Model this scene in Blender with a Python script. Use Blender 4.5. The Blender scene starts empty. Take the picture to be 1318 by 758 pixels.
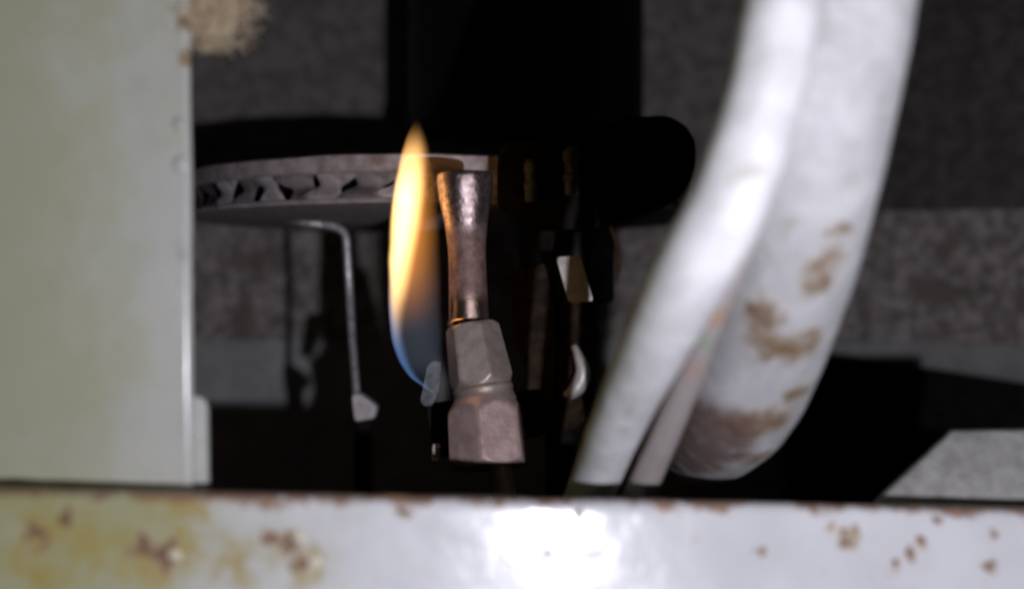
import bpy, bmesh, math, random
from mathutils import Vector, Matrix, noise as mnoise
random.seed(7)
sc = bpy.context.scene
COL = sc.collection
MM = 0.001
ZO = 70.0          # camera height above the chamber floor, mm
F = 1600.0         # focal length in photo pixels (photo 1318 wide)

# ------------------------------------------------------------------ camera
cam_d = bpy.data.cameras.new('camera'); cam = bpy.data.objects.new('camera', cam_d)
COL.objects.link(cam); sc.camera = cam
cam.location = (0, 0, ZO * MM); cam.rotation_euler = (math.radians(90), 0, 0)
cam_d.sensor_width = 36.0; cam_d.lens = 36.0 * F / 1318.0
cam_d.clip_start = 0.002; cam_d.clip_end = 20
cam_d.dof.use_dof = True; cam_d.dof.focus_distance = 0.197; cam_d.dof.aperture_fstop = 11.5
# ------------------------------------------------------------------ world and lamps
w = bpy.data.worlds.new('World'); sc.world = w; w.use_nodes = True
w.node_tree.nodes['Background'].inputs[0].default_value = (0.85, 0.95, 0.75, 1)
w.node_tree.nodes['Background'].inputs[1].default_value = 0.001
ld = bpy.data.lights.new('camera_flash', 'POINT'); ld.energy = 0.80; ld.shadow_soft_size = 0.0010
ld.color = (0.90, 0.89, 1.0)
lo = bpy.data.objects.new('camera_flash', ld); COL.objects.link(lo)
lo.location = (40 * MM, 0, (ZO - 16) * MM)
rd = bpy.data.lights.new('olive_fill', 'AREA'); rd.energy = 0.028; rd.size = 0.06; rd.color = (1.0, 0.93, 0.40)  # added lamp without a seen source, tints the left side olive
ro = bpy.data.objects.new('olive_fill', rd); COL.objects.link(ro)
ro.location = (-0.24, 0.050, 0.10)
ro.rotation_euler = (Vector((-0.06, 0.135, 0.055)) - ro.location).to_track_quat('-Z', 'Y').to_euler()
# ------------------------------------------------------------------ render
vs = sc.view_settings; vs.view_transform = 'Standard'; vs.look = 'None'; vs.exposure = 0; vs.gamma = 1
sc.render.engine = 'CYCLES'
sc.cycles.use_denoising = True
sc.cycles.max_bounces = 8
sc.cycles.pixel_filter_type = 'BLACKMAN_HARRIS'; sc.cycles.filter_width = 2.4
try: sc.cycles.volume_step_rate = 0.08; sc.cycles.volume_max_steps = 512
except Exception: pass

# ------------------------------------------------------------------ helpers
def P(px, py, d):
    """point (mm) at distance d seen at photo pixel px, py"""
    return Vector(((px - 659.0) / F * d, d, ZO + (379.0 - py) / F * d))

def thing(name, label, cat, base, group=None):
    o = bpy.data.objects.new(name, None); COL.objects.link(o)
    o.empty_display_size = 0.005
    o.location = Vector(base) * MM
    o['label'] = label; o['category'] = cat
    if group: o['group'] = group
    return o

def base_of(parent):
    b = Vector((0, 0, 0)); p = parent
    while p is not None:
        b += p.location; p = p.parent
    return b / MM

def obj(name, bm, mat, parent=None, base=None, smooth=40, **props):
    """bm is in world mm; the object is placed at base (or at its parent)"""
    if base is None: base = base_of(parent) if parent else Vector((0, 0, 0))
    base = Vector(base)
    for v in bm.verts: v.co = (v.co - base) * MM
    bmesh.ops.recalc_face_normals(bm, faces=bm.faces)
    me = bpy.data.meshes.new(name)
    for f in bm.faces: f.smooth = smooth > 0
    if 0 < smooth < 180:
        ca = math.radians(smooth)
        for e in bm.edges:
            if len(e.link_faces) == 2 and e.calc_face_angle(0) > ca: e.smooth = False
    bm.to_mesh(me); bm.free()
    o = bpy.data.objects.new(name, me); COL.objects.link(o)
    me.materials.append(mat)
    if parent: o.parent = parent; o.location = base * MM - base_of(parent) * MM
    else: o.location = base * MM
    for k, v in props.items(): o[k] = v
    return o

def spline(pts, n=8):
    """Catmull-Rom through tuples of any length"""
    pts = [tuple(p) for p in pts]; out = []
    for i in range(len(pts) - 1):
        p0 = pts[max(i - 1, 0)]; p1 = pts[i]; p2 = pts[i + 1]; p3 = pts[min(i + 2, len(pts) - 1)]
        for k in range(n):
            t = k / n
            out.append(tuple(0.5 * ((2 * b) + (-a + c) * t + (2 * a - 5 * b + 4 * c - d) * t * t + (-a + 3 * b - 3 * c + d) * t ** 3)
                             for a, b, c, d in zip(p0, p1, p2, p3)))
    out.append(pts[-1]); return out

def tube(bm, pts, seg=24, wob=0.0, cap=True):
    """pts: (x,y,z,r)"""
    C = [Vector(p[:3]) for p in pts]; n = len(C); rings = []
    T = [(C[min(i + 1, n - 1)] - C[max(i - 1, 0)]).normalized() for i in range(n)]
    up = Vector((0, 1, 0)) if abs(T[0].y) < 0.9 else Vector((1, 0, 0))
    N = (up - T[0] * up.dot(T[0])).normalized()
    for i in range(n):
        N = (N - T[i] * N.dot(T[i])).normalized(); B = T[i].cross(N)
        ring = []
        for k in range(seg):
            a = 2 * math.pi * k / seg
            dirn = N * math.cos(a) + B * math.sin(a); r = pts[i][3]
            if wob: r *= 1 + wob * mnoise.noise((C[i] + dirn * r) * 0.16)
            ring.append(bm.verts.new(C[i] + dirn * r))
        rings.append(ring)
    for a, b in zip(rings, rings[1:]):
        for k in range(seg): bm.faces.new((a[k], a[(k + 1) % seg], b[(k + 1) % seg], b[k]))
    if cap: bm.faces.new(rings[0][::-1]); bm.faces.new(rings[-1])
    return rings

def revolve(bm, p0, p1, prof, seg=48, fr=None, cap0=True, cap1=True, ang0=0.0):
    """prof: (t, r) along p0->p1; fr(theta, t, r) may reshape the radius"""
    p0, p1 = Vector(p0), Vector(p1); T = (p1 - p0).normalized()
    N = Vector((1, 0, 0)); N = (N - T * N.dot(T)).normalized(); B = T.cross(N)
    if B.y > 0: B = -B                      # theta = 90 deg points to the camera
    rings = []
    for t, r in prof:
        c = p0 + (p1 - p0) * t
        rings.append([])
        for k in range(seg):
            a = ang0 + 2 * math.pi * k / seg
            rr = fr(a, t, r) if fr else r
            rings[-1].append(bm.verts.new(c + (N * math.cos(a) + B * math.sin(a)) * rr))
    for a, b in zip(rings, rings[1:]):
        for k in range(seg): bm.faces.new((a[k], a[(k + 1) % seg], b[(k + 1) % seg], b[k]))
    if cap0: bm.faces.new(rings[0][::-1])
    if cap1: bm.faces.new(rings[-1])
    return rings

def slab(bm, poly, thick, bevel=0.0, seg=2):
    """poly: coplanar points; extruded by the vector thick, edges rounded"""
    th = Vector(thick); poly = [Vector(p) for p in poly]
    a = [bm.verts.new(p) for p in poly]; b = [bm.verts.new(p + th) for p in poly]
    fs = [bm.faces.new(a), bm.faces.new(b[::-1])]
    n = len(a)
    for k in range(n): fs.append(bm.faces.new((a[k], b[k], b[(k + 1) % n], a[(k + 1) % n])))
    if bevel:
        es = list({e for f in fs for e in f.edges})
        bmesh.ops.bevel(bm, geom=es, offset=bevel, segments=seg, profile=0.6, affect='EDGES')

def roundpoly(pts, r, n=5):
    out = []; m = len(pts)
    for i in range(m):
        p, q, s = Vector(pts[i - 1]), Vector(pts[i]), Vector(pts[(i + 1) % m])
        a = q + (p - q).normalized() * min(r, (p - q).length * 0.45)
        b = q + (s - q).normalized() * min(r, (s - q).length * 0.45)
        for k in range(n + 1):
            t = k / n
            out.append(a * (1 - t) ** 2 + q * 2 * t * (1 - t) + b * t * t)
    return out

# ------------------------------------------------------------------ materials
class NT:
    def __init__(s, name):
        s.m = bpy.data.materials.new(name); s.m.use_nodes = True
        s.t = s.m.node_tree; s.n = s.t.nodes; s.l = s.t.links
        s.bsdf = s.n['Principled BSDF']; s.out = s.n['Material Output']
    def new(s, kind, **kw):
        nd = s.n.new(kind)
        for k, v in kw.items(): setattr(nd, k, v)
        return nd
    def link(s, a, b): s.l.new(a, b)
    def put(s, sock, v):
        if hasattr(v, 'is_output'): s.l.new(v, sock)
        else: sock.default_value = v
    def math(s, op, a, b=None, c=None, clamp=False):
        nd = s.new('ShaderNodeMath', operation=op, use_clamp=clamp)
        s.put(nd.inputs[0], a)
        if b is not None: s.put(nd.inputs[1], b)
        if c is not None: s.put(nd.inputs[2], c)
        return nd.outputs[0]
    def smooth(s, v, a, b, o0=0.0, o1=1.0):
        nd = s.new('ShaderNodeMapRange', interpolation_type='SMOOTHSTEP')
        s.put(nd.inputs[0], v); s.put(nd.inputs[1], a); s.put(nd.inputs[2], b); s.put(nd.inputs[3], o0); s.put(nd.inputs[4], o1)
        return nd.outputs[0]
    def coord(s):
        """object coordinates in mm"""
        tc = s.new('ShaderNodeTexCoord'); vm = s.new('ShaderNodeVectorMath', operation='SCALE')
        s.link(tc.outputs['Object'], vm.inputs[0]); vm.inputs['Scale'].default_value = 1000.0
        return vm.outputs[0]
    def noise(s, co, scale, detail=3, rough=0.55, dist=0.0, color=False):
        nd = s.new('ShaderNodeTexNoise'); s.link(co, nd.inputs['Vector'])
        nd.inputs['Scale'].default_value = scale; nd.inputs['Detail'].default_value = detail
        nd.inputs['Roughness'].default_value = rough; nd.inputs['Distortion'].default_value = dist
        return nd.outputs['Color' if color else 'Fac']
    def mix(s, f, a, b):
        nd = s.new('ShaderNodeMix', data_type='RGBA'); s.put(nd.inputs[0], f)
        for i, v in ((6, a), (7, b)):
            if hasattr(v, 'is_output'): s.l.new(v, nd.inputs[i])
            else: nd.inputs[i].default_value = (*v, 1) if len(v) == 3 else v
        return nd.outputs[2]
    def bump(s, h, strength=0.5, dist=0.0003):
        nd = s.new('ShaderNodeBump'); nd.inputs['Strength'].default_value = strength
        nd.inputs['Distance'].default_value = dist; s.link(h, nd.inputs['Height'])
        s.link(nd.outputs[0], s.bsdf.inputs['Normal']); return nd
    def spots(s, co, lst, wob=1.0, wscale=0.5, base=(0, 0, 0), o=1.15, i=0.45):
        """union of noisy-edged stains; lst: (point mm, radius mm)"""
        nz = s.noise(co, wscale, 3, 0.6, color=True)
        sub = s.new('ShaderNodeVectorMath', operation='SUBTRACT'); s.link(nz, sub.inputs[0]); sub.inputs[1].default_value = (.5, .5, .5)
        mul = s.new('ShaderNodeVectorMath', operation='SCALE'); s.link(sub.outputs[0], mul.inputs[0]); mul.inputs['Scale'].default_value = wob * 2
        add = s.new('ShaderNodeVectorMath', operation='ADD'); s.link(co, add.inputs[0]); s.link(mul.outputs[0], add.inputs[1])
        cur = None
        for p, r in lst:
            p = Vector(p) - Vector(base)
            d = s.new('ShaderNodeVectorMath', operation='DISTANCE'); s.link(add.outputs[0], d.inputs[0]); d.inputs[1].default_value = p
            m = s.smooth(d.outputs['Value'], r * o, r * i)
            cur = m if cur is None else s.math('MAXIMUM', cur, m)
        return cur
    def set(s, col=None, rough=None, metal=None, spec=None):
        b = s.bsdf.inputs
        if col is not None:
            if hasattr(col, 'is_output'): s.l.new(col, b['Base Color'])
            else: b['Base Color'].default_value = (*col, 1)
        if rough is not None: s.put(b['Roughness'], rough)
        if metal is not None: s.put(b['Metallic'], metal)
        if spec is not None: b['Specular IOR Level'].default_value = spec
        return s.m

def mottled(name, a, b, scale, rough=0.8, metal=0.0, bump=0.4, bdist=0.0004, lo=0.35, hi=0.65, detail=4, fine=None, spec=0.5, c=None):
    s = NT(name); co = s.coord()
    n = s.noise(co, scale, detail, 0.6)
    col = s.mix(s.smooth(n, lo, hi), a, b)
    if c: col = s.mix(s.smooth(s.noise(co, scale * 0.31, 2), 0.5, 0.68), col, c)
    h = n
    if fine:
        h = s.noise(co, fine, 3, 0.7)
    s.bump(h, bump, bdist)
    return s.set(col, rough, metal, spec)

M_wall = mottled('refractory_fibre', (0.27, 0.235, 0.215), (0.58, 0.525, 0.49), 0.30, 0.95, bump=1.0, bdist=0.0018, lo=0.40, hi=0.62, detail=6, c=(0.25, 0.215, 0.19))
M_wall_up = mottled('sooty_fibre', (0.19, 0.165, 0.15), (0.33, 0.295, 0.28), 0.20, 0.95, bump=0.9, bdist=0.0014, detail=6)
M_band = mottled('dull_zinc', (0.34, 0.34, 0.335), (0.43, 0.43, 0.42), 0.12, 0.6, 0.2, bump=0.15, bdist=0.0004)
M_baffle = mottled('dark_scale_steel', (0.055, 0.047, 0.042), (0.10, 0.088, 0.076), 0.25, 0.85, bump=0.4, bdist=0.0005)
M_black = mottled('soot_black', (0.004, 0.004, 0.004), (0.012, 0.011, 0.010), 0.3, 0.85, bump=0.4, spec=0.15)
M_blackmetal = mottled('black_enamel', (0.006, 0.006, 0.006), (0.016, 0.014, 0.012), 0.5, 0.5, bump=0.3, spec=0.25)
M_rim = mottled('burner_steel', (0.48, 0.43, 0.44), (0.70, 0.66, 0.68), 0.55, 0.6, 0.25, bump=0.5, bdist=0.0005, c=(0.30, 0.22, 0.20))
M_flange = mottled('flange_steel', (0.38, 0.32, 0.32), (0.54, 0.48, 0.49), 0.4, 0.6, 0.25, bump=0.5, bdist=0.0005, c=(0.27, 0.20, 0.17))
M_pan = mottled('burner_underside', (0.36, 0.32, 0.32), (0.52, 0.47, 0.47), 0.35, 0.75, 0.1, bump=0.5, bdist=0.0005)
M_dim = mottled('dim_steel', (0.07, 0.073, 0.077), (0.14, 0.145, 0.15), 0.7, 0.6, 0.2, bump=0.4)
M_rod = mottled('steel_wire', (0.42, 0.41, 0.42), (0.78, 0.77, 0.78), 0.9, 0.34, 0.4, bump=0.4, bdist=0.0002)
M_foot = mottled('chalky_ceramic', (0.50, 0.47, 0.47), (0.72, 0.69, 0.69), 0.8, 0.7, bump=0.5)
def hood_mat():
    s = NT('tarnished_copper'); co = s.coord()
    sep = s.new('ShaderNodeSeparateXYZ'); s.link(co, sep.inputs[0]); z = sep.outputs['Z']
    h = lambda py: (610 - py) / 1600 * 195.0 + 0.5
    top = s.smooth(z, h(318), h(290))                 # bare, burnished flare
    low = s.smooth(z, h(378), h(402))                 # polished base of the neck
    n = s.noise(co, 0.65, 5, 0.65)
    oxide = s.mix(s.smooth(n, .3, .7), (0.20, 0.115, 0.10), (0.36, 0.235, 0.21))
    bare = s.mix(s.smooth(s.noise(co, 1.1, 5, .7), .35, .65), (0.24, 0.16, 0.15), (0.56, 0.45, 0.44))
    shiny = s.mix(n, (0.24, 0.16, 0.13), (0.40, 0.28, 0.23))
    col = s.mix(low, s.mix(top, oxide, bare), shiny)
    rough = s.math('SUBTRACT', s.math('SUBTRACT', 0.62, s.math('MULTIPLY', top, 0.37)), s.math('MULTIPLY', low, 0.44))
    met = s.math('ADD', 0.45, s.math('MULTIPLY', s.math('MAXIMUM', top, low), 0.45))
    s.bump(s.noise(co, 1.9, 4, .7), 0.6, 0.00020)
    return s.set(col, rough, met)
M_hood = hood_mat()
M_collar = mottled('dull_brass', (0.37, 0.295, 0.255), (0.50, 0.415, 0.365), 0.35, 0.45, 0.45, bump=0.3, bdist=0.0002, fine=1.6)
M_nut = mottled('pink_brass', (0.50, 0.35, 0.32), (0.66, 0.49, 0.45), 0.4, 0.42, 0.4, bump=0.35, bdist=0.0002, fine=1.5)
M_stub = mottled('stub_tube', (0.52, 0.49, 0.36), (0.66, 0.62, 0.48), 0.5, 0.5, 0.4)
M_brown = mottled('brown_scale', (0.015, 0.011, 0.008), (0.05, 0.030, 0.016), 0.5, 0.8, 0.0, bump=0.4, spec=0.2)
M_bright = mottled('bright_clip', (0.60, 0.58, 0.55), (0.78, 0.76, 0.72), 0.6, 0.45, 0.3, bump=0.3)
M_galv = mottled('galvanised_spangle', (0.23, 0.225, 0.21), (0.32, 0.315, 0.30), 0.5, 0.7, 0.1, bump=0.6, bdist=0.0006, lo=0.34, hi=0.64, detail=6, c=(0.37, 0.365, 0.355))
M_fibre = mottled('tan_glass_fibre', (0.60, 0.47, 0.30), (0.80, 0.68, 0.48), 0.5, 0.9, bump=0.2)

# ================================================================== the setting
def sheet(name, fn, nu, nv, mat, **kw):
    bm = bmesh.new()
    g = [[bm.verts.new(fn(i / nu, j / nv)) for j in range(nv + 1)] for i in range(nu + 1)]
    for i in range(nu):
        for j in range(nv): bm.faces.new((g[i][j], g[i + 1][j], g[i + 1][j + 1], g[i][j + 1]))
    return obj(name, bm, mat, **kw)

CY, CR = 200.0, 200.0           # chamber centre and radius
def cyl(z0, z1, rr, wob=0.0, a0=8, a1=172):
    def fn(u, v):
        a = math.radians(a0 + (a1 - a0) * u); z = z0 + (z1 - z0) * v
        r = rr + wob * mnoise.noise(Vector((a * 9, z * 0.05, 1.7)))
        return Vector((-math.cos(a) * r, CY + math.sin(a) * r, z))
    return fn
S = dict(kind='structure')
wall = sheet('chamber_wall', cyl(ZO - 14.5, ZO + 27, CR, 1.6), 96, 14, M_wall, **S)
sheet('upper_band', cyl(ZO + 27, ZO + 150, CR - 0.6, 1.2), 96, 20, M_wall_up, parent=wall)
sheet('lower_band', cyl(0, ZO - 14, CR - 1.8, 0.3), 96, 6, M_band, parent=wall)
sheet('floor', lambda u, v: Vector((-230 + 460 * u, 122 + 290 * v, 0.0)), 8, 8, M_black, **S)
sheet('tank_bottom', lambda u, v: Vector((-230 + 460 * u, 122 + 290 * v, ZO + 150)), 8, 8, M_blackmetal, **S)

# ================================================================== left panel and front rail
def cream(name, base, c0, c1, spots_list, big_yellow=None, edge=None, olive_cast_col=(0.31, 0.305, 0.115)):
    s = NT(name); co = s.coord()
    n = s.noise(co, 0.08, 3)
    col = s.mix(s.smooth(n, 0.3, 0.7), c0, c1)
    dust = s.noise(co, 0.22, 6, 0.68)
    col = s.mix(s.smooth(dust, 0.52, 0.80, 0.0, 0.5), col, tuple(0.78 * c for c in c0))
    st = s.new('ShaderNodeVectorMath', operation='MULTIPLY'); s.link(co, st.inputs[0]); st.inputs[1].default_value = (2.2, 2.2, 0.06)
    col = s.mix(s.smooth(s.noise(st.outputs[0], 0.5, 4, .7), 0.60, 0.82, 0.0, 0.28), col, tuple(0.7 * c for c in c0))
    col = s.mix(s.smooth(s.noise(co, 0.9, 3), 0.64, 0.8), col, (0.42, 0.38, 0.28))
    h = s.noise(co, 0.5, 4); rough = s.math('ADD', 0.14, s.math('MULTIPLY', dust, 0.09))
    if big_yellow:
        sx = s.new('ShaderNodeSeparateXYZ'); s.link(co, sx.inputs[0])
        olive_cast = s.math('ADD', sx.outputs['X'], s.math('MULTIPLY', s.math('SUBTRACT', s.noise(co, 0.06, 5, .65), .5), 55))
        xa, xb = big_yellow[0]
        olive_cast = s.math('MULTIPLY', s.smooth(olive_cast, xb - base.x, xa - base.x), s.smooth(s.noise(co, 0.16, 6, .7), .2, .7, .78, 1.0))
        col = s.mix(s.math('MULTIPLY', olive_cast, .92), col, olive_cast_col)  # left side's warm light painted in, with the rail's yellow staining
        m = s.spots(co, big_yellow[1] or [(Vector((0, 0, -500)), 1)], 4.5, 0.20, base)
        m = s.math('MULTIPLY', m, s.smooth(s.noise(co, 0.33, 6, .7), .36, .62))
        col = s.mix(s.math('MULTIPLY', m, .8), col, (0.36, 0.27, 0.07))
    if spots_list:
        m = s.spots(co, spots_list, 2.0, 0.45, base)
        fine = s.noise(co, 0.8, 5, .7)
        halo = s.math('MULTIPLY', m, s.smooth(s.noise(co, 0.35, 5, .7), .25, .6, .2, .75))
        col = s.mix(halo, col, (0.34, 0.225, 0.06))
        m2 = s.math('MULTIPLY', s.smooth(m, .35, .95), s.smooth(fine, 0.38, 0.58))
        col = s.mix(m2, col, s.mix(s.noise(co, 1.3, 3), (0.06, 0.025, 0.025), (0.24, 0.11, 0.06)))
        h = s.math('ADD', s.math('MULTIPLY', s.math('MULTIPLY', m2, fine), 2.2), s.math('MULTIPLY', h, 0.35))
        rough = s.math('ADD', s.math('MULTIPLY', m, 0.4), rough)
    if edge:           # rusted strip along an edge: plane point, normal, width
        p, nrm, wd = edge; p = Vector(p) - Vector(base)
        dp = s.new('ShaderNodeVectorMath', operation='DOT_PRODUCT'); s.link(co, dp.inputs[0]); dp.inputs[1].default_value = nrm
        dist = s.math('SUBTRACT', p.dot(Vector(nrm)), dp.outputs['Value'])
        nz = s.math('MULTIPLY', s.math('SUBTRACT', s.noise(co, 0.20, 6, 0.72), 0.49), wd * 9)
        m = s.smooth(s.math('SUBTRACT', dist, nz), wd, wd * 0.1)
        col = s.mix(s.math('MULTIPLY', m, 0.9), col, s.mix(s.noise(co, 0.8, 2), (0.10, 0.045, 0.04), (0.38, 0.22, 0.12)))
    s.bump(h, 0.25, 0.0004)
    s.bsdf.inputs['Coat Weight'].default_value = 0.0
    return s.set(col, rough, 0.0)

# panel -------------------------------------------------------------------
DP = 139.0
pb = P(100, 640, DP); pb.z = ZO - 34
panel = thing('access_panel', 'pale beige sheet metal panel filling the left side above the rail', 'panel', pb)
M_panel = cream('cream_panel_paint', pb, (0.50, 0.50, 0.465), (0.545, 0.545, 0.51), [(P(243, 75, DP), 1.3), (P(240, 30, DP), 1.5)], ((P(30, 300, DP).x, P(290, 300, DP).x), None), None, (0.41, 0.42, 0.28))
bm = bmesh.new()
xe0 = P(229, 0, DP); xe1 = P(234, 640, DP)
def pfn(u, v):
    z = ZO - 34 + 184 * v
    xr = xe1.x + (xe0.x - xe1.x) * ((z - xe1.z) / (xe0.z - xe1.z))
    x = -240 + (xr + 240) * u
    return Vector((x, DP + 0.5 * mnoise.noise(Vector((x * .02, z * .02, 3))) , z))
N1, N2 = 50, 46
g = [[bm.verts.new(pfn(i / N1, j / N2)) for j in range(N2 + 1)] for i in range(N1 + 1)]
for i in range(N1):
    for j in range(N2): bm.faces.new((g[i][j], g[i + 1][j], g[i + 1][j + 1], g[i][j + 1]))
ex = bmesh.ops.extrude_face_region(bm, geom=bm.faces[:])      # real sheet thickness, towards the back
bmesh.ops.translate(bm, verts=[e for e in ex['geom'] if isinstance(e, bmesh.types.BMVert)], vec=(0, 0.9, 0))
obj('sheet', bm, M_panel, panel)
# rolled hem along the free edge
bm = bmesh.new()
hp = []
for k in range(40):
    z = ZO - 33 + 182 * k / 39
    xr = xe1.x + (xe0.x - xe1.x) * ((z - xe1.z) / (xe0.z - xe1.z))
    hp.append((xr + 0.32 + 0.10 * mnoise.noise(Vector((0, 0, z * .4))), DP + 0.80, z, 0.86 + 0.05 * mnoise.noise(Vector((5, 0, z * .5)))))
tube(bm, hp, 16)
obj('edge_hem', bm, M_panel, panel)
bm = bmesh.new()
pts = roundpoly([P(240, 508, DP + 2), P(266, 512, DP + 2), P(268, 660, DP + 2), P(240, 660, DP + 2)], 1.3)
slab(bm, pts, (0, 1.1, 0), 0.3)
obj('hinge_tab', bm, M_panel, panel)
for (px, py, r) in ((232, 160, .75), (233, 212, .85), (236, 330, .5)):     # blobs of paint on the hem
    bm = bmesh.new(); bmesh.ops.create_icosphere(bm, subdivisions=3, radius=1)
    c = P(px, py, DP - 0.2)
    for v in bm.verts:
        v.co = Vector((v.co.x * r, v.co.y * 0.35, v.co.z * r * 1.2)) * (1 + .25 * mnoise.noise(v.co * 1.3 + c)) + c
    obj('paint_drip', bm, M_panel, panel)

# rail ---------------------------------------------------------------------
R0, R1 = P(0, 630, 128.5), P(1318, 656, 141)
rdir = (R1 - R0).normalized()
rbase = R0 + (R1 - R0) * 0.5; rbase.z = 0
rail = thing('front_rail', 'cream painted steel rail with rust spots across the bottom of the opening', 'rail', rbase)
def rp(px, py):
    """point on the rail's face under a photo pixel"""
    best = None
    t = px / 1318.0
    e = R0 + (R1 - R0) * t
    d = e.y - 0.128 * max(0, (py - (630 + 26 * t)) * e.y / F)
    return P(px, py, d)
rust = [(rp(48, 690), 1.9), (rp(85, 665), 1.1), (rp(215, 712), 2.4), (rp(180, 705), 1.8), (rp(350, 688), 1.5), (rp(378, 698), 1.7), (rp(390, 724), 1.7),
        (rp(705, 708), 0.55), (rp(1092, 692), 1.6), (rp(1068, 680), 1.1), (rp(1182, 695), 0.9), (rp(1172, 712), 0.9), (rp(980, 708), 0.8), (rp(1150, 728), 1.0),
        (rp(1270, 725), 1.2), (rp(745, 662), 0.9), (rp(525, 655), 0.9), (rp(1205, 670), .7), (rp(1275, 690), .7)]
yel = [(rp(230, 655), 2.6), (rp(215, 705), 6.0), (rp(245, 665), 2.4), (rp(60, 700), 5.0), (rp(120, 720), 5.0), (rp(385, 715), 3.0), (rp(300, 720), 4.0)]
nrm = Vector((0, 0.0, 1)); nrm = (nrm - rdir * nrm.dot(rdir)).normalized()
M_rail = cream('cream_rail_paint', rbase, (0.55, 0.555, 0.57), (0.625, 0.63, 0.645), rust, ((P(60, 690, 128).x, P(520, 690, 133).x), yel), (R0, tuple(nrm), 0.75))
bm = bmesh.new()
dn = Vector((0.0, -0.128, -1)); back = Vector((-rdir.y, rdir.x, 0)).normalized()
prof = []
for k in range(7):                                   # rounded upper edge
    a = math.radians(90 - 15 * k); prof.append((0.9 - 0.9 * math.sin(math.radians(90 * k / 6)) if False else 0.9 * (1 - math.sin(math.radians(15 * k))), 0.9 * (1 - math.cos(math.radians(15 * k)))))
prof = [(p[0], p[1]) for p in prof]
prof = [(2.4, 8.0), (2.4, 0.3), (1.7, 0.0)] + prof + [(0, 0.9 + 1.2 * k) for k in range(1, 9)] + [(0, 16), (0, 25), (0, 38), (0, 47)]
NS = 150
rows = []
for i in range(NS + 1):
    t = -0.45 + 1.9 * i / NS
    e = R0 + (R1 - R0) * t
    row = []
    for bk, down in prof:
        p = e + back * bk + dn * down
        bow = 0.28 * mnoise.noise(Vector((t * 5.0, down * 0.06, 2.0))) + 0.05 * mnoise.noise(Vector((t * 40, down * 0.5, 7)))
        p += Vector((0, bow, 0.10 * mnoise.noise(Vector((t * 45, 0, 9)))))
        p.z = max(p.z, 0.0)
        row.append(bm.verts.new(p))
    rows.append(row)
for a, b in zip(rows, rows[1:]):
    for k in range(len(prof) - 1): bm.faces.new((a[k], b[k], b[k + 1], a[k + 1]))
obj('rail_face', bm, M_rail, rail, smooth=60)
M_blister = mottled('rust_blister', (0.40, 0.32, 0.18), (0.70, 0.66, 0.50), 1.1, 0.5, bump=0.4, lo=.3, hi=.5)
for (px, py, r) in ((226, 714, 0.62), (384, 690, 0.55), (406, 724, 0.62)):
    bm = bmesh.new(); bmesh.ops.create_icosphere(bm, subdivisions=3, radius=1)
    c = rp(px, py)
    for v in bm.verts:
        v.co = Vector((v.co.x * r * 1.2, v.co.y * r * .5, v.co.z * r)) * (1 + .5 * mnoise.noise(v.co * 1.4 + c)) + c
    obj('rust_blister', bm, M_blister, rail)

# ================================================================== burner
BC = P(570, 379, 276); BR = 56.0; ZT, ZB = ZO + 24.4, ZO + 15.9
bb = Vector((BC.x, BC.y, ZB - 20))
burner = thing('main_burner', 'round grey steel main burner with crimped slotted rim above the wire', 'burner', bb)
def ringpt(a, r, z): return Vector((BC.x + r * math.cos(a), BC.y + r * math.sin(a), z))
def lathe_z(bm, prof, seg=96, wob=0.0):
    rings = []
    for r, z in prof:
        rings.append([bm.verts.new(ringpt(2 * math.pi * k / seg, r, z + wob * mnoise.noise(Vector((k * .3, r * .05, z))))) for k in range(seg)])
    for a, b in zip(rings, rings[1:]):
        for k in range(seg): bm.faces.new((a[k], a[(k + 1) % seg], b[(k + 1) % seg], b[k]))
    return rings
bm = bmesh.new()                                            # upper flange: a lipped disc
rr = lathe_z(bm, [(BR - 6, ZT - 2.6), (BR - 0.3, ZT - 2.7), (BR + 0.2, ZT - 2.3), (BR + 0.2, ZT + .25), (BR - .2, ZT + 0.5), (BR - 6, ZT + .9), (BR - 20, ZT + 1.5), (4, ZT + 1.8)], wob=0.35)
bm.faces.new(rr[-1])
obj('upper_flange', bm, M_flange, burner)
bm = bmesh.new()                                            # lower pan, seen from below
rr = lathe_z(bm, [(BR - 6, ZB + 1.4), (BR - 0.4, ZB + 1.3), (BR - .1, ZB + 0.9), (BR - .6, ZB + .4), (BR - 12, ZB), (BR - 26, ZB - .5), (14, ZB - .5), (9, ZB - 2)], wob=0.1)
obj('lower_pan', bm, M_pan, burner)
bm = bmesh.new(); lathe_z(bm, [(BR - 6.2, ZB + .5), (BR - 6.2, ZT - .5)])
obj('inner_wall', bm, M_black, burner)
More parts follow.
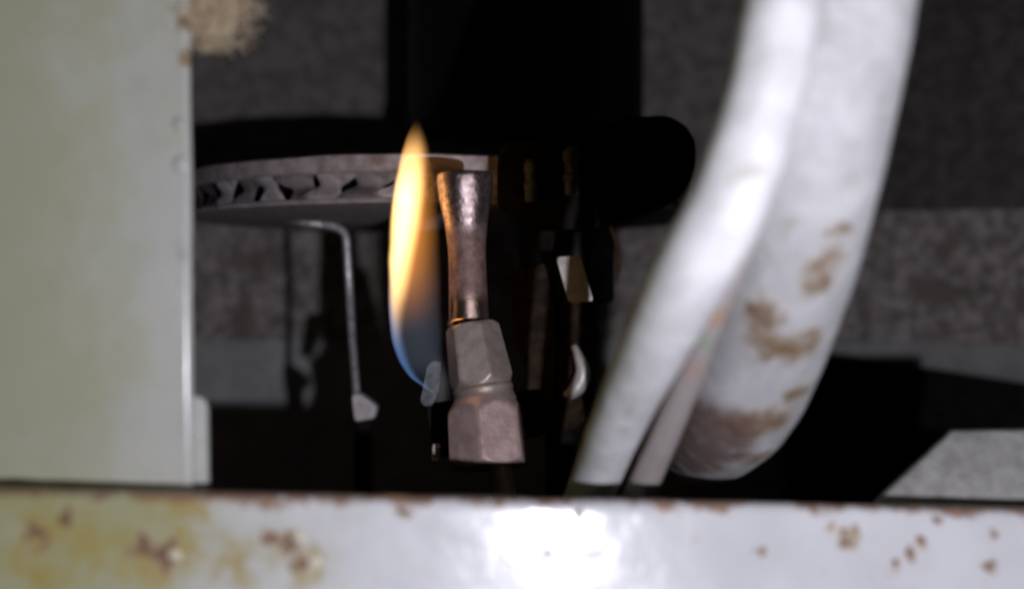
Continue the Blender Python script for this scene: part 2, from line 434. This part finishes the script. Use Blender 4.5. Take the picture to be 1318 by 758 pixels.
# crimped ports: twisted tabs standing between pan and flange
NP = 50
def tab(bm, flip):
    # unit tab: local x along the rim, y outwards, z up, bent like one stroke of an X
    w0 = 7.0; h = (ZT - 2.4) - (ZB + 1.0)
    sgn = 1 if flip else -1
    L = 9; rows = []
    for i in range(L + 1):
        t = i / L; z = h * t
        s = math.sin((t - .5) * math.pi)
        cx = sgn * 1.25 * s
        wd = w0 * (0.50 + 0.50 * abs(s) ** 1.2)
        y = -1.5 + 1.1 * abs(s)
        rows.append([bm.verts.new(Vector((cx + q * wd * .5, y - .35 * (q * q), z))) for q in (-1, -.5, 0, .5, 1)])
    for a, b in zip(rows, rows[1:]):
        for k in range(4): bm.faces.new((a[k], a[k + 1], b[k + 1], b[k]))
    bmesh.ops.solidify(bm, geom=bm.faces[:], thickness=0.45)
meshes = []
for fl in (0, 1):
    bm = bmesh.new(); tab(bm, fl)
    bmesh.ops.recalc_face_normals(bm, faces=bm.faces)
    for v in bm.verts: v.co *= MM
    for f in bm.faces: f.smooth = True
    me = bpy.data.meshes.new('port_tab'); bm.to_mesh(me); bm.free(); me.materials.append(M_rim); meshes.append(me)
rng = random.Random(3)
for k in range(NP):
    a = 2 * math.pi * (k + rng.uniform(-.12, .12)) / NP
    o = bpy.data.objects.new('port_tab', meshes[1 if rng.random() < .72 else 0]); COL.objects.link(o); o.parent = burner
    o.location = (ringpt(a, BR - .5, ZB + 1.0) - bb) * MM
    o.rotation_euler = (rng.uniform(-.08, .05), rng.uniform(-.12, .12), a - math.pi / 2 + rng.uniform(-.12, .12))
    o.scale = (rng.uniform(.85, 1.45), 1, 1)
# black cast boss and head on the right of the burner
bm = bmesh.new()
poly = [P(770, 168, 226), P(800, 152, 226), P(862, 148, 226), P(893, 170, 226), P(897, 205, 226), P(889, 240, 226), P(866, 262, 226), P(800, 286, 226), P(770, 286, 226)]
slab(bm, roundpoly(poly, 2.2), (0, 46, 0), 1.2)
obj('side_boss', bm, M_black, burner)
bm = bmesh.new()
poly = [P(640, 196, 212), P(664, 178, 212), P(700, 184, 212), P(716, 172, 212), P(760, 176, 212), P(790, 168, 212), P(800, 285, 212), P(760, 296, 212), P(668, 292, 212), P(650, 268, 212), P(640, 262, 212)]
slab(bm, roundpoly(poly, 1.2), (0, 9, 0), .7)
obj('cast_head', bm, M_black, burner)
# mixer under the burner --------------------------------------------------------
mxb = P(722, 560, 238); mxb.z = 0
mixer = thing('burner_mixer', 'dark brown gas mixer tube with a bright clip between pilot and white tubes', 'mixer', mxb)
bm = bmesh.new()
revolve(bm, P(722, 262, 240), P(722, 556, 236), [(0, 9), (.1, 8.6), (.14, 7.6), (.42, 7.4), (.7, 7.2), (.86, 6.4), (.95, 4.8), (1, 2.5)], 40)
obj('mixer_tube', bm, M_brown, mixer)
bm = bmesh.new()
revolve(bm, P(727, 290, 240), P(725, 388, 239), [(0, 9.6), (.04, 10), (.5, 9.8), (.96, 10), (1, 9.6)], 8, ang0=.3)
obj('air_shutter', bm, M_blackmetal, mixer)
bm = bmesh.new()
slab(bm, roundpoly([P(716, 331, 214), P(747, 329, 214), P(764, 388, 213), P(732, 389, 213)], .6), (0, 1.0, 0), .2)
obj('clip_plate', bm, M_bright, mixer)
bm = bmesh.new()
tube(bm, spline([(*P(738, 445, 228), .6), (*P(750, 475, 227), 1.3), (*P(744, 497, 227), 1.5), (*P(728, 511, 227), .9)], 6), 12)
obj('hook_clip', bm, M_bright, mixer)
bm = bmesh.new()
tube(bm, spline([(*P(786, 292, 234), .35), (*P(797, 325, 234), .4), (*P(795, 356, 234), .35)], 6), 8)
obj('edge_wire', bm, M_bright, mixer)
for px, y0, y1, r in ((735, 190, 246, 1.45), (684, 206, 254, 1.3)):
    bm = bmesh.new()
    revolve(bm, P(px, y0, 209.5), P(px, y1 + 6, 209.5), [(0, .9), (.06, 1.0), (.08, r), (.3, r), (.32, 1.1), (.55, 1.1), (.57, r), (.7, r), (.72, 1.1), (1, 1.1)], 16)
    obj('stud', bm, M_dim, burner)
for pts in ([(654, 352), (676, 340), (684, 396), (676, 470), (662, 440)], [(680, 345), (706, 338), (716, 420), (712, 520), (694, 546), (678, 500)]):
    bm = bmesh.new()
    slab(bm, roundpoly([P(a, b, 229) for a, b in pts], 1.0), (0, 5, 0), .6)
    obj('side_plate', bm, M_brown, mixer)
bm = bmesh.new()
revolve(bm, P(722, 540, 236), Vector((P(722, 540, 236).x, 236, 0)), [(0, 3), (1, 3)], 20)
obj('support_post', bm, M_black, mixer)

# black flue added above the burner to widen the pipes' shadow column
fc = P(677, 150, 336)
bm = bmesh.new()
revolve(bm, (fc.x, fc.y, ZO + 44), (fc.x, fc.y, ZO + 149.5), [(0, 30), (0, 32.2), (.02, 32.2), (.03, 31.6), (1, 31.6)], 64, cap0=False, cap1=False)
o = obj('added_flue', bm, M_blackmetal, base=(fc.x, fc.y, ZO + 44))
o['label'] = 'black vertical flue tube added behind the burner to widen the shadow column'; o['category'] = 'flue'

# ================================================================== baffle plate and ledge at the right
bm = bmesh.new()
slab(bm, [P(1000, -80, 352), P(1440, -80, 306), P(1440, 266, 306), P(1000, 274, 352)], (0.6, 1.2, 0), .3)
bs = obj('baffle_plate', bm, M_baffle, base=P(1210, 268, 355))
bs['label'] = 'dark brown steel baffle plate behind the white pipe, upper right'; bs['category'] = 'plate'
bm = bmesh.new()
slab(bm, [P(980, 440, 372), P(1090, 458, 362), P(1450, 512, 330), Vector((P(1450, 512, 330).x, 330, 0)), Vector((P(1090, 458, 362).x, 362, 0)), Vector((P(980, 440, 372).x, 372, 0))][0:0] or
     [P(1010, 446, 366), P(1450, 512, 330), Vector((P(1450, 512, 330).x, 330, 0.2)), Vector((P(1010, 446, 366).x, 366, 0.2))], (-.8, -4, 0), .5)
lg = obj('base_ledge', bm, M_black, base=(P(1230, 500, 348).x, 344, 0))
lg['label'] = 'black base ledge behind the white pipe bend at lower right'; lg['category'] = 'ledge'
# galvanised bracket
bm = bmesh.new()
pl = [P(1128, 648, 152), P(1226, 556, 156), P(1420, 552, 156), P(1420, 700, 150), P(1128, 700, 150)]
slab(bm, pl, (0.1, 1.3, .2), .25)
bo = obj('corner_bracket', bm, M_galv, base=(P(1260, 640, 153).x, 153, ZO - 30))
bo['label'] = 'grey galvanised bracket with slanted edge in the lower right corner'; bo['category'] = 'bracket'

# ================================================================== tubes
def white_tube_mat(name, base, stains, dark=None, f=1.0):
    s = NT(name); co = s.coord()
    n = s.noise(co, 0.13, 4, 0.6, 0.6)
    col = s.mix(s.smooth(n, 0.35, 0.68), (0.70 * f, 0.70 * f, 0.71 * f), (0.90 * f, 0.90 * f, 0.90 * f))
    col = s.mix(s.smooth(s.noise(co, 0.3, 4), 0.56, 0.74), col, (0.60 * f, 0.57 * f, 0.52 * f))
    rough = 0.66; h = s.noise(co, 0.35, 5, .65)
    col = s.mix(s.smooth(s.noise(co, 0.55, 6, .72), 0.50, 0.72, 0, .55), col, (0.50 * f, 0.48 * f, 0.45 * f))
    col = s.mix(s.smooth(s.noise(co, 0.09, 4, .6), 0.55, 0.70, 0, .45), col, (0.55 * f, 0.53 * f, 0.50 * f))
    if stains:
        m = s.spots(co, stains, 2.6, 0.35, base, 1.7, 0.1)
        fine = s.noise(co, 0.5, 6, .7)
        col = s.mix(s.math('MULTIPLY', m, s.smooth(fine, .2, .6, .2, .7)), col, (0.42, 0.34, 0.22))
        m2 = s.math('MULTIPLY', s.smooth(m, .15, .95), s.smooth(fine, .20, .62))
        col = s.mix(m2, col, s.mix(s.noise(co, 0.9, 4), (0.11, 0.06, 0.03), (0.30, 0.19, 0.09)))
        rough = s.math('ADD', s.math('MULTIPLY', m2, 0.3), rough)
        h = s.math('ADD', h, s.math('MULTIPLY', s.math('MULTIPLY', m2, fine), 1.5))
    if dark:
        m = s.math('MULTIPLY', s.spots(co, dark, 1.0, 0.2, base, 1.7, 0.3), s.smooth(s.noise(co, .4, 6, .7), .2, .5, .55, 1.0))
        col = s.mix(s.math('MULTIPLY', m, .9), col, s.mix(s.noise(co, .9, 3), (0.085, 0.042, 0.032), (0.20, 0.115, 0.09)))
        rough = s.math('ADD', s.math('MULTIPLY', m, 0.3), rough)
    s.bump(h, 0.22, 0.0007)
    return s.set(col, rough, 0.0)

def px_path(l): return [(*P(a, b, d), r) for a, b, d, r in l]
# supply pipe (wide, behind)
BP = [(1108, -90, 127, 6.95), (1094, -20, 127.5, 6.95), (1080, 60, 128, 6.95), (1062, 150, 129, 7.0), (1042, 240, 131, 7.05), (1016, 340, 138.5, 7.3),
      (982, 440, 149, 7.65), (950, 513, 159, 7.8), (915, 550, 174, 7.75), (890, 557, 196, 7.6), (850, 550, 214, 7.2), (815, 540, 226, 6.6)]
BS = spline([(*P(a, b, d), r) for a, b, d, r in BP], 8)
def on_pipe(px, py):
    # where the supply pipe's surface is seen
    d = (P(px, py, 1.0) - Vector((0, 0, ZO))).normalized(); o = Vector((0, 0, ZO)); best = None
    for x, y, z, r in BS:
        c = Vector((x, y, z)) - o; b = c.dot(d); q = b * b - c.dot(c) + r * r
        t = b - math.sqrt(q) if q > 0 else None
        if t and (best is None or t < best): best = t
    return o + d * (best or 150)
pbase = P(900, 620, 175)
M_pipe = white_tube_mat('white_pipe_paint', pbase,
    [(on_pipe(a, b), r) for a, b, r in ((1064, 340, 2.3), (1050, 366, 1.7), (984, 402, 2.4), (978, 425, 2.2), (990, 446, 2.6), (1014, 450, 2.5), (1042, 442, 2.1), (995, 542, 3.0), (962, 555, 2.8), (1025, 505, 1.9), (1080, 300, 1.2), (975, 590, 2.2))],
    [(on_pipe(a, b), r) for a, b, r in [(x, y, 2.6) for x in range(853, 945, 15) for y in range(533, 600, 13) if x - 868 + (y - 530) > 10 and (x < 925 or 545 < y < 590)]], 0.76)
bm = bmesh.new(); tube(bm, spline(px_path(BP), 8), 40, 0.02)
o = obj('supply_pipe', bm, M_pipe, base=pbase, smooth=180)
o['label'] = 'wide white gas pipe with brown rust stains, bending away at its lower end'; o['category'] = 'pipe'
# pilot gas tube (narrow, in front)
AP = [(1034, -90, 121, 3.8), (1010, 0, 121, 3.8), (986, 120, 121, 3.85), (944, 250, 121.5, 3.9), (897, 340, 124, 3.95), (840, 450, 135, 3.6), (797, 540, 148, 3.3), (765, 620, 161, 3.1), (738, 690, 170, 3.0), (715, 790, 176, 3.0), (700, 1000, 180, 3.0)]
abase = P(760, 640, 165)
M_tube = white_tube_mat('white_tube_paint', abase, None)
bm = bmesh.new(); tube(bm, spline(px_path(AP), 8), 36, 0.03)
o = obj('pilot_tube', bm, M_tube, base=abase, smooth=180)
o['label'] = 'bright white tube slanting in front of the stained pipe, nearest the camera'; o['category'] = 'tube'
# thin lead between them
s = NT('heat_tinted_lead'); co = s.coord()
cbase = P(820, 640, 163)
cl = s.mix(s.noise(co, 0.4, 3), (0.50, 0.45, 0.43), (0.66, 0.60, 0.57))
cl = s.mix(s.spots(co, [(P(916, 412, 133), 2.2)], 0.6, 0.5, cbase), cl, (0.62, 0.42, 0.30))
cl = s.mix(s.spots(co, [(P(902, 445, 136), 1.7)], 0.5, 0.5, cbase), cl, (0.46, 0.54, 0.42))
cl = s.mix(s.spots(co, [(P(890, 480, 140), 2.2)], 0.6, 0.5, cbase), cl, (0.62, 0.48, 0.44))
s.bump(s.noise(co, .6, 3), .3)
M_lead = s.set(cl, 0.45, 0.3)
CP = [(985, 240, 122, 1.3), (952, 335, 129, 1.1), (920, 405, 135, 1.3), (890, 475, 142.5, 1.65), (859, 552, 151, 1.85), (822, 637, 161, 1.95), (792, 700, 163, 2.0), (762, 800, 169, 2.0), (745, 1000, 174, 2.0)]
bm = bmesh.new(); tube(bm, spline(px_path(CP), 8), 20, 0.03)
o = obj('thermocouple_lead', bm, M_lead, base=cbase, smooth=180)
o['label'] = 'thin pinkish metal lead running between the white tube and the stained pipe'; o['category'] = 'lead'

# ================================================================== igniter wire
DW = 263.0
wb = P(470, 560, DW); wb.z = 0
wire = thing('electrode_wire', 'thin shiny bent steel wire hanging down left of the flame', 'wire', wb)
bm = bmesh.new()
wp = [(*P(370, 283, DW + 6), .70), (*P(386, 286, DW), .74), (*P(418, 290, DW), .78), (*P(436, 294, DW), .80), (*P(445, 305, DW), .80), (*P(447, 330, DW), .80),
      (*P(450, 380, DW), .78), (*P(453, 430, DW - 3), .76), (*P(456, 470, DW - 7), .74), (*P(460, 520, DW - 12), .74)]
tube(bm, spline(wp, 8), 12, 0.10)
obj('bent_rod', bm, M_rod, wire, smooth=180)
bm = bmesh.new()
DB = DW - 13.5
slab(bm, roundpoly([P(453, 508, DB), P(464, 507, DB), P(485, 523, DB), P(482, 538, DB), P(457, 542, DB)], .45), (0, 4, 0), .3)
obj('ceramic_foot', bm, M_foot, wire)
bm = bmesh.new()
q = P(468, 537, DW - 11)
revolve(bm, q, (q.x, q.y, 0), [(0, 1.8), (1, 2.2)], 16)
obj('post', bm, M_black, wire)

# ================================================================== pilot burner
DPL = 195.0
k = DPL / F
pbz = P(640, 610, 191)
pilot = thing('pilot_burner', 'tarnished copper pilot burner on a hex nut beside the flame', 'pilot burner', pbz)
def slot(a, t, r):
    # a shallow recess down the flame side of the hood
    aa = (a + math.pi) % (2 * math.pi) - math.pi
    d = abs(aa - math.radians(142))
    m = max(0.0, 1 - d / math.radians(17)); m = min(1, m * 2.2)
    v = min(max((t - .50) / .08, 0), 1) * min(max((.97 - t) / .05, 0), 1)
    return r * (1 - .16 * m * v) * (1 + .012 * mnoise.noise(Vector((math.cos(a) * 2, math.sin(a) * 2, t * 7))))
bm = bmesh.new()
H0, H1 = P(598, 226, DPL), P(604, 424, DPL - 1)
hp = [(.16, 24), (.03, 30.5), (.0, 33), (-.008, 35), (.006, 36.3), (.03, 36.2), (.08, 35.4), (.15, 33.8), (.22, 31.6), (.3, 28.4), (.37, 26.2), (.44, 24.9), (.5, 24.3), (.56, 24.1), (.62, 24.1), (.7, 24.4), (.8, 25.0), (.88, 25.6), (.94, 26.0), (1.0, 26.4)]
rg = revolve(bm, H0, H1, [(t, r * k) for t, r in hp], 72, slot, cap0=False)
obj('hood', bm, M_hood, pilot, smooth=50)
bm = bmesh.new(); revolve(bm, P(598.2, 233, DPL), P(599, 262, DPL), [(0, 24 * k), (1, 22 * k)], 24)
obj('hood_mouth', bm, M_black, pilot)
M_ferrule = mottled('polished_copper', (0.62, 0.36, 0.24), (0.78, 0.50, 0.34), 0.6, 0.13, 1.0, bump=0.25, bdist=0.0002)
bm = bmesh.new()
revolve(bm, P(603.4, 411, DPL - .9), P(603.8, 420, DPL - 1), [(0, 25.4 * k), (.15, 26.8 * k), (.35, 27.7 * k), (.6, 27.9 * k), (.85, 27.2 * k), (1, 26.4 * k)], 48)
obj('ferrule', bm, M_ferrule, pilot)
def hexcap(ap0, ap1, rot, c0, c1, cr0, cr1):
    """hexagonal prism radius with conical chamfers at both ends"""
    def fr(a, t, r):
        ap = ap0 + (ap1 - ap0) * t
        b = ((a - rot) % (math.pi / 3)) - math.pi / 6
        h = ap / math.cos(b)
        return min(h, cr0 * ap + t * c0, cr1 * ap + (1 - t) * c1)
    return fr
lv = [0, .02, .04, .06, .08, .1, .12, .14, .17, .2, .25, .3, .4, .5, .6, .7, .75, .8, .83, .86, .88, .9, .92, .94, .96, .98, 1]
bm = bmesh.new()
C0, C1 = P(607, 418, DPL - 1), P(621, 498, DPL - 2.5)
revolve(bm, C0, C1, [(t, 1) for t in lv], 96, hexcap(30.5 * k, 37.0 * k, math.radians(70), 60 * k * 1.2, 42 * k, 1.0, .98))
obj('hex_body', bm, M_collar, pilot, smooth=24)
bm = bmesh.new()
revolve(bm, P(620, 492, DPL - 2.5), P(624.5, 521, DPL - 3), [(0, 33 * k), (.18, 37.5 * k), (.3, 39 * k), (.44, 37.8 * k), (.5, 37.6 * k), (.72, 39.6 * k), (.85, 41 * k), (1, 40 * k)], 48)
obj('collar_ring', bm, M_collar, pilot, smooth=30)
bm = bmesh.new()
revolve(bm, P(623, 512, DPL - 3), P(630, 602, DPL - 5.5), [(t, 1) for t in lv], 96, hexcap(43.5 * k, 46 * k, math.radians(39), 58 * k, 80 * k, .84, .98))
obj('compression_nut', bm, M_nut, pilot, smooth=24)
bm = bmesh.new()
tube(bm, spline([(*P(641, 590, DPL - 5), 15 * k), (*P(650, 640, DPL - 6), 15 * k), (*P(664, 690, DPL - 8), 15 * k), (*P(690, 740, DPL - 9), 15 * k)], 8), 20)
obj('inlet_tube', bm, M_stub, pilot)
# bracket and small tips to the left of the body
bm = bmesh.new()
slab(bm, roundpoly([P(548, 520, DPL + 7), P(700, 500, DPL + 7), P(704, 560, DPL + 7), P(560, 590, DPL + 7)], 1.5), (0, 1.2, 0), .3)
obj('bracket', bm, M_black, pilot)
bm = bmesh.new()
slab(bm, roundpoly([P(551, 466, DPL + 4), P(568, 464, DPL + 4), P(566, 500, DPL + 4), P(556, 524, DPL + 4), P(540, 521, DPL + 4)], .8), (0, 1.4, 0), .35)
obj('sensor_tip', bm, M_dim, pilot)
bm = bmesh.new()
revolve(bm, P(562, 571, DPL + 4), P(561, 594, DPL + 4), [(0, .5), (.1, .75), (.9, .75), (1, .5)], 14)
obj('bracket_pin', bm, M_foot, pilot)

# ================================================================== flame
DF = DPL
YB, YT = 506.0, 150.0
fl_l = [(0, 560), (.035, 538), (.07, 523), (.15, 508), (.27, 499.5), (.41, 498), (.58, 499.5), (.755, 506), (.9, 519), (.97, 529), (1, 536)]
fl_r = [(0, 574), (.1, 573), (.3, 571), (.45, 570), (.58, 568), (.72, 564), (.87, 556), (.96, 546), (1, 540)]
def lerp(l, v):
    for (a, x), (b, y) in zip(l, l[1:]):
        if v <= b: return x + (y - x) * (v - a) / (b - a)
    return l[-1][1]
fb = P(556, YB, DF)
s = NT('flame_gas'); co = s.coord()
sep = s.new('ShaderNodeSeparateXYZ'); s.link(co, sep.inputs[0])
HF = (YB - YT) / F * DF
v = s.math('DIVIDE', sep.outputs['Z'], HF)
X0, XW = 480.0, 110.0
def curve(l):
    nd = s.new('ShaderNodeFloatCurve'); s.link(v, nd.inputs['Value'])
    c = nd.mapping.curves[0]
    while len(c.points) > 2: c.points.remove(c.points[1])
    c.points[0].location = (0, (l[0][1] - X0) / XW); c.points[-1].location = (1, (l[-1][1] - X0) / XW)
    for a, x in l[1:-1]: c.points.new(a, (x - X0) / XW)
    nd.mapping.update()
    # back to mm relative to the flame base
    return s.math('MULTIPLY', s.math('SUBTRACT', s.math('MULTIPLY', nd.outputs[0], XW), 556 - X0), DF / F)
xl, xr = curve(fl_l), curve(fl_r)
wid = s.math('MAXIMUM', s.math('SUBTRACT', xr, xl), 0.15)
xw = s.math('ADD', sep.outputs['X'], s.math('MULTIPLY', s.math('SUBTRACT', s.noise(co, 0.16, 3, .5), .5), 0.7))
t = s.math('DIVIDE', s.math('SUBTRACT', xw, xl), wid)
u = s.math('SUBTRACT', s.math('MULTIPLY', t, 2), 1)
yn = s.math('DIVIDE', sep.outputs['Y'], s.math('MULTIPLY', wid, 0.5))
q = s.math('SUBTRACT', 1, s.math('ADD', s.math('MULTIPLY', u, u), s.math('MULTIPLY', yn, yn)), clamp=True)
body = s.smooth(q, 0.0, 0.42)
lim = s.math('ADD', s.math('MULTIPLY', v, 1.0), -0.10)
left = s.smooth(s.math('SUBTRACT', lim, t), -0.16, 0.30)
vert = s.math('MULTIPLY', s.smooth(v, 0.08, 0.50), s.smooth(v, 0.99, 0.66, 0.0, 1.0))
yel = s.math('MULTIPLY', s.math('MULTIPLY', body, left), vert)
amber = s.math('MULTIPLY', s.math('MULTIPLY', body, s.smooth(v, 0.20, 0.70)), s.math('MULTIPLY', s.smooth(v, 1.0, .82), s.smooth(t, 1.0, .15, .12, 1.0)))
rim = s.math('MULTIPLY', s.smooth(t, 0.26, 0.02), s.smooth(q, 0.0, 0.12))
blue = s.math('MULTIPLY', rim, s.math('MULTIPLY', s.smooth(v, 0.50, 0.20), s.smooth(v, -0.01, 0.10, 1.6, 1.0)))
haze = s.math('MULTIPLY', s.math('MULTIPLY', body, s.smooth(v, 0.62, 0.22)), s.smooth(v, 0.0, 0.12))
def emis(col, strength, fac):
    nd = s.new('ShaderNodeEmission'); nd.inputs[0].default_value = (*col, 1)
    s.link(s.math('MULTIPLY', fac, strength), nd.inputs[1]); return nd.outputs[0]
def addsh(a, b):
    nd = s.new('ShaderNodeAddShader'); s.link(a, nd.inputs[0]); s.link(b, nd.inputs[1]); return nd.outputs[0]
sh = addsh(emis((1.0, 0.60, 0.22), 660, yel), emis((1.0, 0.35, 0.06), 185, amber))
sh = addsh(sh, addsh(emis((0.14, 0.30, 0.66), 130, blue), emis((0.35, 0.42, 0.58), 12, haze)))
s.n.remove(s.bsdf); s.link(sh, s.out.inputs['Volume'])
bm = bmesh.new(); rings = []
for i in range(41):
    vv = i / 40; y = YB + (YT - YB) * vv
    l, r = lerp(fl_l, vv) - 5.0, lerp(fl_r, vv) + 5.0
    c = P((l + r) / 2, y, DF); hw = (r - l) / 2 * DF / F
    rings.append([bm.verts.new(c + Vector((hw * math.cos(a * math.pi / 12), hw * math.sin(a * math.pi / 12), 0))) for a in range(24)])
for a, b in zip(rings, rings[1:]):
    for i in range(24): bm.faces.new((a[i], a[(i + 1) % 24], b[(i + 1) % 24], b[i]))
bm.faces.new(rings[0][::-1]); bm.faces.new(rings[-1])
o = obj('pilot_flame', bm, s.m, base=fb, smooth=180)
o['label'] = 'tall yellow orange pilot flame with blue lower edge'; o['category'] = 'flame'

# ================================================================== insulation tuft
tb = P(275, 45, 138)
bm = bmesh.new(); rng = random.Random(11)
for i in range(3600):
    c = P(rng.gauss(264, 24), min(rng.gauss(6, 24), 62), 141.5 + rng.gauss(0, 1.2))
    d1 = Vector((rng.gauss(0, 1), rng.gauss(0, 1), rng.gauss(0, .7))).normalized() * rng.uniform(0.4, 1.3)
    bend = Vector((rng.gauss(0, .35), rng.gauss(0, .35), rng.gauss(0, .35)))
    tube(bm, [(*(c - d1), .03), (*(c + bend), .04), (*(c + d1), .03)], 4, cap=False)
o = obj('insulation_tuft', bm, M_fibre, base=tb)
o['label'] = 'tan tuft of fibrous insulation at the top edge of the left panel'; o['category'] = 'insulation'
